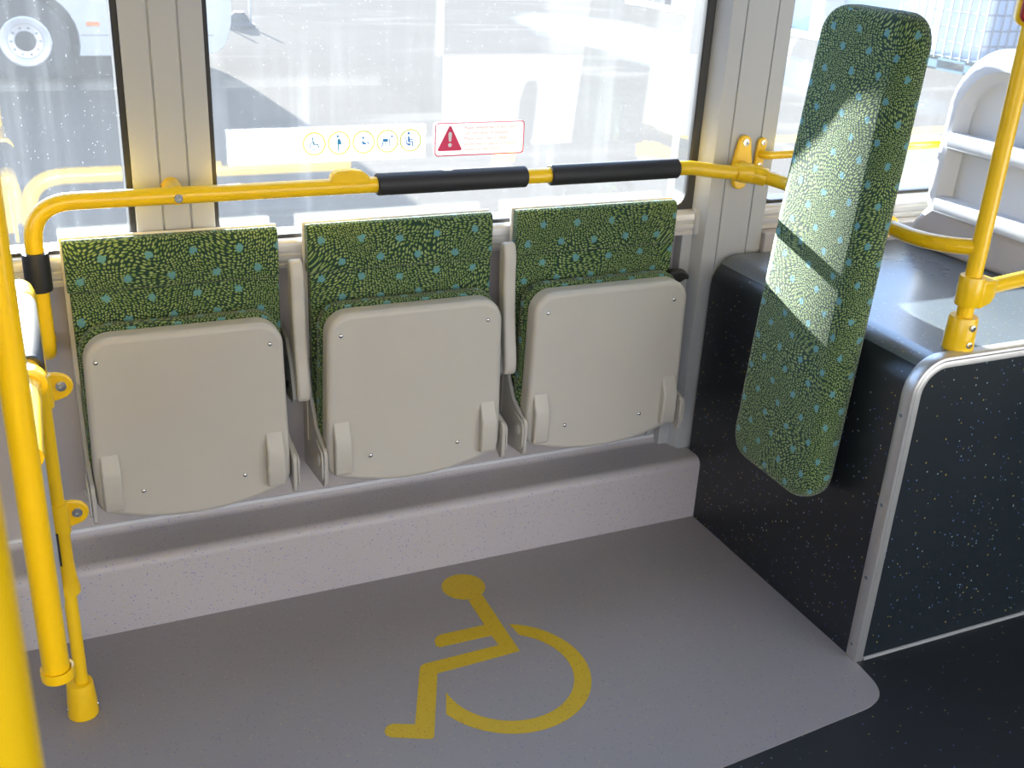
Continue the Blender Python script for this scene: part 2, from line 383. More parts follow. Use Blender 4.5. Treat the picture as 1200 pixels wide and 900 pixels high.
# the rest of the shell
struct(MB().box((-4.0, -0.42, 2.36), (5.2, 2.26, 2.42)).build('ceiling', 'ceiling', flat=True))
w = MB()
w.box((-4.0, -0.42, 0.0), (-1.10, -0.36, 0.82)).box((1.70, -0.42, 0.0), (5.2, -0.36, 0.82))
w.box((-4.0, -0.42, 2.02), (5.2, -0.36, 2.36))
for x in (-4.0, -2.6, -1.19, 1.70, 3.4, 5.1): w.box((x, -0.42, 0.0), (x + 0.09, -0.36, 2.36))
struct(w.build('wall_near', 'near_liner', flat=True))
struct(MB().box((-4.06, -0.42, 0), (-4.0, 2.26, 2.4)).build('wall_left', 'liner', flat=True))
struct(MB().box((5.2, -0.42, 0), (5.26, 2.26, 2.4)).build('wall_right', 'liner', flat=True))

# ------------------------------------------------------------------ wheel arch box (podium)
XL, YF, ZT, RP = 1.512, 1.395, 0.695, 0.072
pod = thing('wheel_arch_box', 'big dark speckled wheel arch box with rounded shoulder right of the wheelchair bay', 'platform', (XL, YF, 0))
outl = [(XL, 0.0), (XL, ZT - RP)] + arc((XL + RP, ZT - RP), RP, 180, 90, 10) + [(4.6, ZT)]
MB().prism(outl + [(4.6, 0.0)], 'xz', YF + 0.004, 2.084).build('covering', 'vinyl_dark', pod, angle=25)
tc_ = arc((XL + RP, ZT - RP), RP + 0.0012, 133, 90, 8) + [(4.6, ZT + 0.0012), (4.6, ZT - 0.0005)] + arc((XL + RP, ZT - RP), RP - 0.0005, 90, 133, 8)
MB().prism(tc_, 'xz', YF + 0.0265, 2.083).build('top_sheen_layer', 'vinyl_sheen', pod, angle=25)['label'] = 'top covering with the sun sheen painted in'
fp = [(XL + 0.012, 0.0), (XL + 0.012, ZT - RP)] + arc((XL + RP, ZT - RP), RP - 0.012, 180, 90, 10) + [(4.6, ZT - 0.012), (4.6, 0.0)]
MB().prism(fp, 'xz', YF, YF + 0.006).build('front_panel', 'vinyl_panel', pod)['label'] = 'speckled teal black front panel'
secs = []
P = [Vector((p[0], 0, p[1])) for p in outl[:-1] + [(1.9, ZT), (2.6, ZT), (4.6, ZT)]]
for i, p in enumerate(P):
    if i == 0: n = Vector((-1, 0, 0))
    elif p.x >= XL + RP - 1e-6: n = Vector((0, 0, 1))
    elif p.z <= ZT - RP + 1e-6: n = Vector((-1, 0, 0))
    else: n = (p - Vector((XL + RP, 0, ZT - RP))).normalized()
    S = [(0.0, 1.4215), (0.0028, 1.4205), (0.004, 1.418), (0.004, 1.396), (0.0025, 1.3925), (-0.002, 1.3905), (-0.005, 1.3915), (-0.008, 1.3905), (-0.017, 1.3905), (-0.0185, 1.3925), (-0.0185, 1.396), (-0.002, 1.399)]
    secs.append([Vector((p.x + n.x * a, y, p.z + n.z * a)) for a, y in S])
et = MB().loft(secs).build('edge_trim', 'alu', pod, angle=30)
et['label'] = 'silver aluminium edge strip'
for z in (0.579, 0.379, 0.205, 0.036): MB().dome((XL - 0.004, 1.409, z), 0.004, (-1, 0, 0), 0.0015).build('screw', 'cage', et)
for x in (1.63, 1.95, 2.3): MB().dome((x, 1.409, ZT + 0.004), 0.004, (0, 0, 1), 0.0015).build('screw', 'cage', et)
MB().tube([(XL + 0.02, YF - 0.003, 0.003), (4.6, YF - 0.003, 0.003)], 0.0042, 8).build('sealant_bead', 'grey_post', pod)['label'] = 'pale grey sealant bead along the floor'

# ------------------------------------------------------------------ folding seats
def pan_outline(x0, x1, inset=0.0):
    c = (x0 + x1) / 2; t = 0.006; zt = 0.676 - inset; rt = 0.050
    a = x0 + inset; b = x1 - inset
    p = []
    n = 14
    for i in range(n + 1):                                    # bulging lower edge
        s_ = i / n; x = a + 0.012 + (b - a - 0.024) * s_
        p.append((x, 0.309 + inset - 0.034 * (1 - (2 * s_ - 1) ** 2)))
    p.append((b - 0.001, 0.330 + inset)); p.append((b, 0.36))
    p += arc((b - t - rt, zt - rt), rt, 4, 90, 8) + arc((a + t + rt, zt - rt), rt, 90, 176, 8)
    p.append((a, 0.36)); p.append((a + 0.001, 0.330 + inset))
    return p
def side_plate(m, xa, xb, side=-1):
    up = [(YW, 0.66), (2.128, 0.66), (2.118, 0.58), (2.107, 0.50), (2.090, 0.445), (2.060, 0.405), (2.025, 0.388)]
    nose = arc((2.006, 0.362), 0.019, 80, 180, 6)
    return m.prism(up + nose + [(1.988, 0.300), (1.996, 0.290), (2.04, 0.284 if side < 0 else 0.315), (YW, 0.268 if side < 0 else 0.40)], 'yz', xa, xb)
def folding_seat(x0, x1, b0, b1, label, arm=None, latch=False):
    c = (x0 + x1) / 2; W = x1 - x0
    t = thing('folding_seat', label, 'seat', (c, YW, 0.193), 'fold-down seats under the window')
    MB().box((b0 - 0.004, 2.113, 0.345), (b1 + 0.003, 2.121, 0.8405)).build('backrest_shell', 'shell', t, bevel=0.003)['label'] = 'pale plastic backrest shell'
    m = MB().prism([(2.112, 0.838), (2.100, 0.8385), (2.092, 0.835), (2.0885, 0.826), (2.087, 0.79), (2.0875, 0.7415), (2.0900, 0.7385), (2.112, 0.7385)], 'yz', b0, b1)
    m.prism([(2.112, 0.7385), (2.0920, 0.7380), (2.0900, 0.7345), (2.0895, 0.62), (2.090, 0.50), (2.096, 0.36), (2.112, 0.355)], 'yz', b0 + 0.004, b1 - 0.001)
    MB_o = m.build('backrest_cushion', 'cloth', t, uv=True, bevel=0.0025, seg=2); MB_o['label'] = 'green patterned backrest cloth'
    m = MB().prism(pan_outline(x0 + 0.001, x1 - 0.001, -0.005), 'xz', 2.046, 2.080)
    sc = m.build('seat_cushion', 'cloth', t, uv=True, bevel=0.011, seg=4); sc['label'] = 'green patterned seat cloth'
    pan = MB().prism(pan_outline(x0, x1), 'xz', 1.998, 2.046).build('seat_pan', 'seat_plastic', t, bevel=0.011, seg=4)
    pan['label'] = 'warm grey plastic underside'
    for sx, z in ((-0.162, 0.631), (0.162, 0.631), (-0.1, 0.348), (0.1, 0.348)):
        MB().dome((c - 0.004 + sx, 1.998, z), 0.0048, (0, -1, 0), 0.003).build('screw', 'steel', pan)
    for xa in (x0 + 0.013, x1 - 0.052):
        MB().prism([(2.0, 0.440), (1.983, 0.405), (1.979, 0.396), (1.979, 0.326), (1.984, 0.318), (2.0, 0.316)], 'yz', xa, xa + 0.037).build('hinge_block', 'seat_plastic', pan, bevel=0.004)
    for xa, s_ in ((x0 - 0.0100, -1), (x1 + 0.0015, 1)):
        pl = side_plate(MB(), xa, xa + 0.009, s_).build('side_bracket', 'seat_metal', t, bevel=0.002, seg=2)
        xo = xa - 0.0050 if s_ < 0 else xa + 0.0140
        MB().lathe([(0.013, -0.004), (0.013, 0.003), (0.010, 0.0045), (0.0, 0.0045)], (xo, 2.012, 0.350), (s_, 0, 0)).build('pivot_cap', 'seat_metal', pl)
        lug = [(2.04, 0.385)] + arc((2.004, 0.36), 0.0165, 90, 180, 5) + [(1.9875, 0.315), (2.0, 0.305), (2.04, 0.31)]
        xi = xa - 0.0055 if s_ < 0 else xa + 0.0090
        MB().prism(lug, 'yz', xi + 0.0005, xi + 0.0045).build('hinge_lug', 'seat_metal', pl, bevel=0.001)
    if arm:
        fr = smooth_path([(2.072, 0.7725, 0), (2.063, 0.745, 0), (2.061, 0.69, 0), (2.054, 0.62, 0), (2.043, 0.555, 0), (2.034, 0.51, 0), (2.036, 0.482, 0), (2.050, 0.472, 0)], 4)
        bk = smooth_path([(2.066, 0.474, 0), (2.074, 0.50, 0), (2.080, 0.56, 0), (2.088, 0.63, 0), (2.095, 0.70, 0), (2.096, 0.75, 0), (2.088, 0.775, 0)], 4)
        a = MB().prism([(p[0], p[1]) for p in fr + bk], 'yz', arm[0], arm[1]).build('armrest', 'seat_plastic', t, bevel=0.006, seg=3)
        a['label'] = 'slim grey armrest folded upright'
        pb = MB().prism([(YW, 0.62), (2.10, 0.60), (2.068, 0.555), (2.048, 0.50), (2.046, 0.480), (2.056, 0.468), (YW, 0.468)], 'yz', arm[0] - 0.008, arm[0] + 0.001).build('armrest_bracket', 'grey_post', t, bevel=0.002)
        pb['label'] = 'dark grey armrest bracket'
        MB().box((arm[0] - 0.011, 2.072, 0.493), (arm[0] - 0.007, 2.088, 0.508)).build('bolt', 'dark', pb)
    if latch:
        q = [(x1 - 0.02, 0.655), (x1 + 0.012, 0.645), (x1 + 0.026, 0.652), (x1 + 0.036, 0.650), (x1 + 0.036, 0.662), (x1 + 0.022, 0.6745), (x1 - 0.005, 0.677), (x1 - 0.02, 0.672)]
        MB().prism(q, 'xz', 2.062, 2.086).build('latch', 'rubber', t, bevel=0.005)['label'] = 'black rubber latch'
    return t
folding_seat(0.0655, 0.450, 0.061, 0.4605, 'folded green seat nearest the yellow partition, leftmost of the three under the window', (0.477, 0.505))
folding_seat(0.527, 0.926, 0.519, 0.927, 'folded green seat in the middle of the three, between two upright grey armrests', (0.9475, 0.977))
folding_seat(0.992, 1.397, 0.985, 1.394, 'folded green seat with a black latch, nearest the wide right pillar', None, True)

# ------------------------------------------------------------------ yellow handrail along the window
ZR, YR, R0 = 0.925, 2.05, 0.0160
hr = thing('handrail', 'yellow tubular handrail with two black foam sleeves running along the window above the seats', 'handrail', (0.014, YR, 0.64))
path = fillet([(0.014, YW - 0.002, 0.628), (0.014, YR, 0.628), (0.014, YR, ZR), (1.40, YR, ZR)], [0.06, 0.075], 10)[:-1] + smooth_path([(1.345, YR, ZR), (1.39, YR, ZR - 0.001), (1.43, YR + 0.001, ZR - 0.007), (1.48, YR, ZR - 0.014), (1.535, YR - 0.004, ZR - 0.018)], 6)
MB().tube(path, R0).build('rail_tube', 'yellow', hr)
MB().lathe([(0.0, -0.001), (0.0195, -0.001), (0.0195, 0.004), (0.0, 0.004)], (0.014, YW - 0.005, 0.628), (0, 1, 0)).build('wall_flange', 'yellow', hr)
MB().lathe([(0.0165, 0), (0.0225, 0.001), (0.0232, 0.006), (0.0232, 0.066), (0.0222, 0.072), (0.0165, 0.073)], (0.014, YR, 0.763), (0, 0, 1)).build('collar', 'rubber', hr)['label'] = 'black rubber collar'
for a, b in ((0.652, 0.979), (1.036, 1.354)):
    MB().lathe([(0.0165, 0), (0.0205, 0.0), (0.0222, 0.002), (0.0222, b - a - 0.002), (0.0205, b - a), (0.0165, b - a)], (a, YR, ZR), (1, 0, 0)).build('foam_sleeve', 'foam', hr)['label'] = 'black foam sleeve'
sb = [(0.556, 0.934), (0.560, 0.950), (0.572, 0.9575), (0.600, 0.9590), (0.622, 0.955), (0.634, 0.946), (0.637, 0.934), (0.630, 0.928), (0.564, 0.928)]
MB().prism(sb, 'xz', YR - 0.012, YR + 0.012).build('stop_block', 'yellow', hr, bevel=0.004)
MB().lathe([(0.018, 0), (0.016, 0.01), (0.016, YW - YR - 0.03), (0.022, YW - YR - 0.02)], (0.268, YR, ZR), (0, 1, 0)).build('wall_mount', 'yellow', hr)
bl = MB().lathe([(0.0082, -0.002), (0.0082, 0.002), (0.007, 0.0035), (0.0035, 0.0035), (0.003, 0.001), (0.0, 0.001)], (0.268, YR - 0.0155, ZR - 0.002), (0, -1, 0)).build('bolt', 'steel', hr)
# junction clamp on the right pillar
jx, jz = 1.545, 0.907
m = MB().tube([(1.512, YR - 0.002, jz + 0.003), (1.535, YR - 0.004, jz), (1.562, YR - 0.010, jz - 0.003)], [0.0200, 0.0235, 0.0225])
m.tube([(1.545, YR + 0.010, jz), (1.558, YR - 0.010, jz - 0.002), (1.5815, 2.018, jz - 0.007)], [0.019, 0.0235, 0.0205])
jc = m.build('junction_clamp', 'yellow', hr)
fl = MB().prism(arc((1.562, 0.967), 0.0165, 15, 165, 8) + [(1.534, 0.912)] + arc((1.562, 0.876), 0.020, 195, 345, 8) + [(1.590, 0.912)], 'xz', 2.088, 2.0995).build('flange', 'yellow', jc, bevel=0.003)
MB().tube([(1.558, 2.095, 0.908), (1.556, YR, 0.906)], 0.018, 18).build('stub', 'yellow', jc)
MB().lathe([(0.0085, 0), (0.0085, 0.003), (0.003, 0.0035), (0.0026, 0.001), (0, 0.001)], (1.562, 2.088, 0.967), (0, -1, 0)).build('bolt', 'steel', jc)

# rail carrying the cushion, from the clamp round to the pole
br = thing('backrest_rail', 'yellow tube curving behind the green cushion from the pillar to the upright pole', 'rail', (1.62, 1.75, 0.885))
MB().tube(smooth_path([(1.5725, 2.028, 0.902), (1.604, 1.975, 0.895), (1.624, 1.88, 0.889), (1.622, 1.74, 0.885), (1.605, 1.61, 0.886), (1.602, 1.545, 0.888), (1.613, 1.487, 0.893), (1.640, 1.440, 0.898)], 8), R0).build('rail_tube', 'yellow', br)
gr = thing('guard_rail', 'thin yellow bar across the right window behind the green cushion', 'rail', (1.62, 2.09, 0.938))
MB().tube(fillet([(1.613, 2.098, 0.938), (1.613, 2.072, 0.938), (3.1, 2.072, 0.958)], 0.016, 6), 0.0098, 18).build('rail_tube', 'yellow', gr)
fl = MB().prism(arc((1.613, 0.964), 0.0125, 10, 170, 8) + arc((1.610, 0.911), 0.0125, 190, 350, 8), 'xz', 2.090, 2.0995).build('flange', 'yellow', gr, bevel=0.003)
for x, z in ((1.613, 0.965), (1.610, 0.912)):
    MB().lathe([(0.006, 0), (0.006, 0.0028), (0.0028, 0.003), (0.0024, 0.001), (0, 0.001)], (x, 2.090, z), (0, -1, 0)).build('bolt', 'steel', fl)

# ------------------------------------------------------------------ wheelchair back cushion
cu = thing('wheelchair_back_cushion', 'tall padded green patterned cushion leaning against the dark wheel arch box', 'cushion', (1.47, 1.67, 0.32))
m = MB()
NZ, T = 26, 0.074
z0, z1 = 0.322, 1.305
secs = []
def ring(hw, x_f, x_b, z, r, yc):
    pts = []
    for cx, cy, a0 in ((x_f + r, yc - hw + r, 180), (x_b - r, yc - hw + r, 270), (x_b - r, yc + hw - r, 0), (x_f + r, yc + hw - r, 90)):
        for k in range(7):
            a = math.radians(a0 + 15 * k); pts.append((cx + r * math.cos(a), cy + r * math.sin(a), z))
    return pts
RC = 0.062
zs = [z0 + RC * (1 - math.cos(a)) for a in [i * PI / 16 for i in range(9)]] + [z0 + RC + (z1 - z0 - 2 * RC) * i / 16 for i in range(1, 16)] + [z1 - RC * (1 - math.cos(a)) for a in [i * PI / 16 for i in range(8, -1, -1)]]
for z in zs:
    d = max(0.0, (z0 + RC - z) / RC, (z - z1 + RC) / RC); cut = RC * (1 - math.sqrt(max(0.0, 1 - d * d)))
    hw = 0.150 + (0.134 - 0.150) * (z - z0) / (z1 - z0) - cut
    dd = max(0.0, (z0 + 0.022 - z) / 0.022, (z - z1 + 0.022) / 0.022); cx = 0.022 * (1 - math.sqrt(max(0.0, 1 - dd * dd)))
    puff = 0.006 * math.sin(PI * (z - z0) / (z1 - z0))
    secs.append(ring(hw, -T / 2 + cx - puff, T / 2 - cx, z, min(0.0355, T / 2 - cx - 0.001), 0.0))
m.loft(secs)
b_, l_ = 0.022, 0.065                                        # turn towards the window, lean away from the bay
UVS = {}
uvl = m.bm.loops.layers.uv.new('UVMap'); m.bm.normal_update()
bmesh.ops.recalc_face_normals(m.bm, faces=m.bm.faces)
for f in m.bm.faces:
    for l in f.loops:
        p = l.vert.co; l[uvl].uv = ((p.y - p.x) * 1.1, p.z * 1.1 + (p.x if abs(f.normal.z) > 0.8 else 0))
for v in m.bm.verts:
    x, y, z = v.co
    v.co = (1.487 + x + b_ * y + l_ * (z - 0.80) * 0.95, 1.674 + y - b_ * x, z)
m.build('pad', 'cloth', cu, angle=60)
bk = MB().box((1.522, 1.64, 0.862), (1.605, 1.70, 0.910)).build('mount_bracket', 'yellow', cu, bevel=0.006)
MB().lathe([(0.017, -0.03), (0.022, -0.03), (0.022, 0.03), (0.017, 0.03)], (1.6145, 1.67, 0.886), (0.12, 1, 0)).build('clamp_ring', 'yellow', cu)

# ------------------------------------------------------------------ upright pole on the wheel arch box
PX, PY = 1.643, 1.433
po = thing('grab_pole', 'upright yellow pole standing on the front corner of the wheel arch box', 'pole', (PX, PY, ZT))
MB().tube([(PX, PY, ZT + 0.02), (PX, PY, 2.36)], R0).build('pole_tube', 'yellow', po)
so = MB().lathe([(0.0, 0.0), (0.0300, 0.0), (0.0305, 0.003), (0.0278, 0.062), (0.0258, 0.067), (0.0165, 0.068)], (PX, PY, ZT + 0.001), (0, 0, 1)).build('base_socket', 'yellow', po)
for z in (0.712, 0.747):
    d = Vector((-0.10, -1, 0)).normalized(); c = Vector((PX, PY, z)) + d * 0.0285
    MB().lathe([(0.0065, -0.002), (0.0065, 0.003), (0.003, 0.0035), (0.0026, 0.001), (0, 0.001)], c, d).build('screw', 'steel', so)
cl = MB().lathe([(0.017, 0), (0.0235, 0.001), (0.0245, 0.004), (0.0245, 0.056), (0.0235, 0.059), (0.017, 0.060)], (PX, PY, 0.785), (0, 0, 1)).build('branch_clamp', 'yellow', po)
m = MB().loft([[(PX + 0.008, PY - 0.0245, z_) for z_ in (0.782, 0.838)] + [(PX + 0.008, PY + 0.0245, z_) for z_ in (0.838, 0.782)],
               [(PX + 0.040, PY - 0.019, z_) for z_ in (0.788, 0.836)] + [(PX + 0.040, PY + 0.026, z_) for z_ in (0.836, 0.788)],
               [(PX + 0.062, PY - 0.009, z_) for z_ in (0.798, 0.832)] + [(PX + 0.060, PY + 0.026, z_) for z_ in (0.832, 0.798)]])
m.build('clamp_lug', 'yellow', cl, bevel=0.004)
MB().tube([(PX + 0.035, PY + 0.007, 0.812), (PX + 0.42, PY + 0.072, 0.812)], 0.0155).build('branch_tube', 'yellow', po)
bt = thing('stop_button', 'red stop button in a yellow housing high on the upright pole', 'button', (PX, PY, 1.30))
MB().prism(rrect(PX - 0.037, PX + 0.037, 1.300, 1.44, 0.018), 'xz', PY - 0.046, PY - 0.0150).build('housing', 'yellow', bt, bevel=0.006)
MB().prism(rrect(PX - 0.033, PX + 0.033, 1.307, 1.432, 0.015), 'xz', PY - 0.060, PY - 0.044).build('button', 'red', bt, bevel=0.004)['label'] = 'red push button'
bt.rotation_euler = (0, 0, math.radians(-37))

# ------------------------------------------------------------------ passenger seat at the right edge
ps = thing('passenger_seat', 'white plastic back of a passenger seat on the wheel arch box by the right window', 'seat', (2.2, 1.79, ZT))
ya, yb, za, zb = 1.555, 2.022, 0.800, 1.200
def shell_ring(i, x, lean=0.20):
    return [(x + max(0, p[1] - 1.0) * lean, p[0], p[1]) for p in rrect(ya + i, yb - i, za + (0.02 if i else 0), zb - i * 1.9, [0.02, 0.02, 0.13 - i, 0.13 - i], 8)]
m = MB().loft([shell_ring(0.006, 2.150), shell_ring(0.0, 2.140), shell_ring(0.0, 2.096), shell_ring(0.004, 2.090), shell_ring(0.010, 2.088), shell_ring(0.027, 2.093), shell_ring(0.036, 2.124), shell_ring(0.042, 2.134)])
m.build('backrest_shell', 'white', ps, angle=50)
for z, d in ((0.985, 0.0), (0.826, 0.0)):
    MB().prism([(2.138, z + 0.006), (2.104, z + 0.008), (2.088, z + 0.003), (2.084, z - 0.010), (2.088, z - 0.030), (2.100, z - 0.034), (2.138, z - 0.030)], 'xz', ya + 0.03, yb - 0.03).build('rib', 'white', ps, bevel=0.003)
m = MB().prism([(2.060, ZT), (2.062, ZT + 0.02), (2.050, 0.760), (2.022, 0.795), (2.00, 0.815), (1.56, 0.815), (1.56, ZT)], 'yz', 2.115, 2.52)
for v in m.bm.verts:
    if v.co.x < 2.2: v.co.x -= 0.06 * (v.co.y - 1.56)
m.build('pedestal', 'fairing', ps, bevel=0.02, seg=4)['label'] = 'grey moulded pedestal'
MB().box((2.19, 1.56, 0.812), (2.56, 2.02, 0.88)).build('seat_cushion', 'cloth', ps, uv=True, bevel=0.02)

# ------------------------------------------------------------------ yellow partition at the left
pa = thing('partition_screen', 'yellow framed partition with a grey board and padded bar beside the leftmost folding seat', 'partition', (-0.006, 1.80, 0))
X3, Y3 = -0.005, 1.80
MB().tube(fillet([(X3, Y3, 0.03), (X3, Y3, 0.854), (X3 - 0.012, 1.74, 0.854)], 0.03, 6), 0.0118).build('rear_post', 'yellow', pa)
so = MB().lathe([(0.0, 0.0), (0.0280, 0.0), (0.0285, 0.004), (0.0240, 0.068), (0.0225, 0.073), (0.012, 0.074)], (X3 - 0.004, Y3, 0.002), (0, 0, 1)).build('base_socket', 'yellow', pa)
for s_ in (-1, 1): MB().dome((X3 - 0.004 + s_ * 0.026, Y3 - 0.004, 0.02), 0.004, (s_, -0.2, 0)).build('screw', 'steel', so)
for z in (0.672, 0.428):
    ck = MB().lathe([(0.0122, -0.030), (0.0165, -0.028), (0.0172, -0.02), (0.0172, 0.022), (0.0165, 0.030), (0.0122, 0.031)], (X3, Y3, z), (0, 0, 1)).build('bracket', 'yellow', pa)
    ear = [(X3, z + 0.028)] + [(X3 + 0.022, z + 0.028)] + arc((X3 + 0.026, z + 0.003), 0.0235, 80, -80, 8) + [(X3 + 0.01, z - 0.026), (X3, z - 0.026)]
    MB().prism(ear, 'xz', Y3 + 0.006, Y3 + 0.014).build('ear', 'yellow', ck, bevel=0.003)
    MB().lathe([(0.0088, 0), (0.0088, 0.003), (0.003, 0.0035), (0.0026, 0.001), (0, 0.001)], (X3 + 0.030, Y3 + 0.006, z + 0.004), (0, -1, 0)).build('bolt', 'steel', ck)
pc = MB().loft([[(X3 + 0.0135 * math.cos(a) * k, Y3 + 0.0135 * math.sin(a) * k, z) for a in [i * 2 * PI / 20 for i in range(20)]] for z, k in ((0.275, 1.45), (0.285, 1.5), (0.310, 1.2), (0.345, 1.05), (0.400, 1.05))]).build('lower_bracket', 'yellow', pa)
MB().box((X3 - 0.0185, Y3 - 0.022, 0.345), (X3 - 0.0055, Y3 - 0.012, 0.408)).build('slot', 'dark', pc)
MB().prism([(1.785, 0.30), (1.72, 0.305), (1.23, 0.62), (1.23, 0.84), (1.785, 0.84)], 'yz', -0.0185, -0.0142).build('board', 'panel', pa, bevel=0.001)['label'] = 'thin grey partition board'
XB = -0.017
MB().tube(smooth_path([(XB, 1.755, 0.854), (XB, 1.5, 0.854), (-0.026, 1.2, 0.852)], 6), 0.0158).build('top_bar', 'yellow', pa)
MB().lathe([(0.016, 0), (0.019, 0.0), (0.0202, 0.003), (0.0202, 0.262), (0.019, 0.265), (0.016, 0.265)], (XB + 0.001, 1.455, 0.854), (0, 1, 0)).build('foam_sleeve', 'foam', pa)['label'] = 'black foam sleeve on the bar'
MB().lathe([(0.0, 0.0), (0.0195, 0.0), (0.0205, 0.004), (0.0200, 0.062), (0.016, 0.070), (0.0, 0.072)], (XB, 1.721, 0.854), (0, 1, 0)).build('end_cap', 'yellow', pa)
MB().lathe([(0.0165, 0), (0.0215, 0.002), (0.0222, 0.010), (0.0215, 0.022), (0.0165, 0.024)], (XB, 1.402, 0.854), (0, 1, 0)).build('bar_ring', 'yellow', pa)
MB().prism([(1.425, 0.850), (1.405, 0.828), (1.40, 0.775), (1.408, 0.745), (1.418, 0.80)], 'yz', -0.0142, -0.010).build('bar_tab', 'yellow', pa, bevel=0.0015)
MB().tube([(-0.030, 1.20, 0.556), (-0.030, 1.20, 2.36)], 0.0158).build('front_post', 'yellow', pa)
MB().lathe([(0.0165, 0.0), (0.0165, 0.009), (0.0195, 0.010), (0.0200, 0.004), (0.0195, -0.004), (0.0, -0.006)], (-0.029, 1.20, 0.552), (0, 0, 1)).build('end_cap', 'yellow', pa)

st = thing('stanchion_pole', 'thick yellow pole closest to the viewer at the lower left corner', 'pole', (-0.037, 0.43, 0))
MB().tube([(-0.0375, 0.43, 0.0), (-0.0375, 0.43, 2.36)], R0).build('pole_tube', 'yellow', st)
MB().lathe([(0.0, 0.0), (0.030, 0.0), (0.0305, 0.004), (0.027, 0.074), (0.0165, 0.08)], (-0.0375, 0.43, 0.0), (0, 0, 1)).build('base_socket', 'yellow', st)

# ------------------------------------------------------------------ wheelchair symbol on the floor
ws = thing('wheelchair_symbol', 'yellow wheelchair symbol painted on the grey floor', 'floor marking', (0.75, 1.68, 0.002))
body = [(0.815, 1.883), (0.814, 1.786), (0.711, 1.787), (0.700, 1.782), (0.691, 1.770), (0.689, 1.754), (0.695, 1.747), (0.813, 1.746), (0.815, 1.710), (0.646, 1.707), (0.636, 1.703), (0.631, 1.695), (0.567, 1.543), (0.529, 1.560), (0.516, 1.558), (0.507, 1.547), (0.506, 1.536), (0.513, 1.526), (0.581, 1.495), (0.589, 1.497), (0.660, 1.669), (0.849, 1.676), (0.853, 1.892)]
MB().prism(body, 'xy', 0.0022, 0.0028).build('figure', 'paint', ws, flat=True)
MB().prism(arc((0.8245, 1.9365), 0.0505, 0, 360, 40)[:-1], 'xy', 0.0022, 0.0029).build('head', 'paint', ws, flat=True)
wo = arc((0.793, 1.614), 0.1725, 65, -158, 60); wi = arc((0.793, 1.614), 0.137, -178, 55.5, 60)
MB().prism(wo + wi, 'xy', 0.0022, 0.0028).build('wheel', 'paint', ws, flat=True)

# ------------------------------------------------------------------ stickers on the main window
YS = 2.1445
def disc(c, r, n=28): return arc(c, r, 0, 360, n)[:-1]
sk = thing('priority_sticker', 'long white sticker with five round pictograms on the main window', 'sticker', (0.60, YS, 0.976))
sk.location = (0.5858, YS, 0.9872); sk.scale = (0.9765, 1, 0.9765)
MB().prism(rrect(0.390, 0.809, 0.940, 1.0125, 0.003), 'xz', YS, YS + 0.001).build('film', 'sticker', sk, flat=True)
ICON = [
 [disc((-.003, .011), .0022, 10), [(-.004, .008), (-.002, .008), (.001, .000), (.008, .000), (.011, -.008), (.009, -.009), (.0065, -.002), (-.002, -.002)], arc((-.001, -.004), .0085, 95, 330, 14) + arc((-.001, -.004), .0070, 330, 95, 14)],
 [disc((-.003, .014), .0025, 10), [(-.002, .009), (.001, .009), (.004, .003), (.0045, -.003), (-.0035, -.003), (-.004, .004)], [(-.003, -.003), (-.0005, -.003), (-.001, -.016), (-.003, -.016)]],
 [disc((-.001, .009), .0025, 10), [(-.004, .004), (.001, .000), (.006, -.003), (.006, -.005), (-.003, -.005)], [(.008, .002), (.012, -.003), (.0115, -.006), (.007, .000)]],
 [[(-.010, .005), (.001, .005), (.001, -.001), (-.010, -.001)], [(-.011, -.001), (-.009, -.001), (-.011, -.011), (-.013, -.011)], [(-.006, -.001), (-.0045, -.001), (-.005, -.009), (-.0065, -.009)], [(.004, .005), (.0055, .005), (.0045, -.011), (.003, -.011)], [(.006, .009), (.010, .012), (.013, .010), (.010, .008)]],
 [disc((-.004, .015), .0028, 10), [(-.006, .009), (-.003, .009), (-.001, .003), (.007, .003), (.007, .0015), (-.001, .001), (-.001, -.002), (.006, -.002), (.006, -.013), (.004, -.013), (.004, -.004), (-.005, -.004)], [(-.011, .007), (-.0095, .007), (-.0075, -.006), (.001, -.007), (.000, -.010), (-.003, -.010), (-.003, -.013), (-.0045, -.013), (-.0045, -.010), (-.009, -.008)]],
]
for i, x in enumerate((0.566, 0.6185, 0.671, 0.723, 0.774)):
    z = 0.979
    rg = MB().prism(disc((x, z), 0.0238, 40), 'xz', YS - 0.0006, YS - 0.0001, disc((x, z), 0.0216, 40)).build('icon_ring', 'sticker_yellow', sk, flat=True)
    rg['label'] = 'pale yellow ring round a blue pictogram'
    m = MB()
    for poly in ICON[i]: m.prism([(x + p[0], z + p[1]) for p in poly], 'xz', YS - 0.0006, YS - 0.0001)
    m.build('pictogram', 'sticker_blue', rg, flat=True)
wn = thing('warning_sticker', 'small white warning sticker with red border and red triangle on the main window', 'sticker', (0.935, YS, 0.976))
wn.location = (0.9130, YS, 0.9872); wn.scale = (0.9765, 1, 0.9765)
MB().prism(rrect(0.829, 1.040, 0.9415, 1.0135, 0.008), 'xz', YS, YS + 0.001).build('film', 'sticker', wn, flat=True)
MB().prism(rrect(0.829, 1.040, 0.9415, 1.0135, 0.008), 'xz', YS - 0.0006, YS - 0.0001, rrect(0.8312, 1.0378, 0.9437, 1.0113, 0.0065)).build('border', 'sticker_red', wn, flat=True)['label'] = 'thin red border'
tri = arc((0.8640, 1.0035), 0.003, 150, 30, 4) + arc((0.8885, 0.956), 0.003, 30, -90, 4) + arc((0.8395, 0.956), 0.003, 270, 150, 4)
wt = MB().prism(tri, 'xz', YS - 0.0006, YS - 0.0001).build('warning_triangle', 'sticker_red', wn, flat=True)
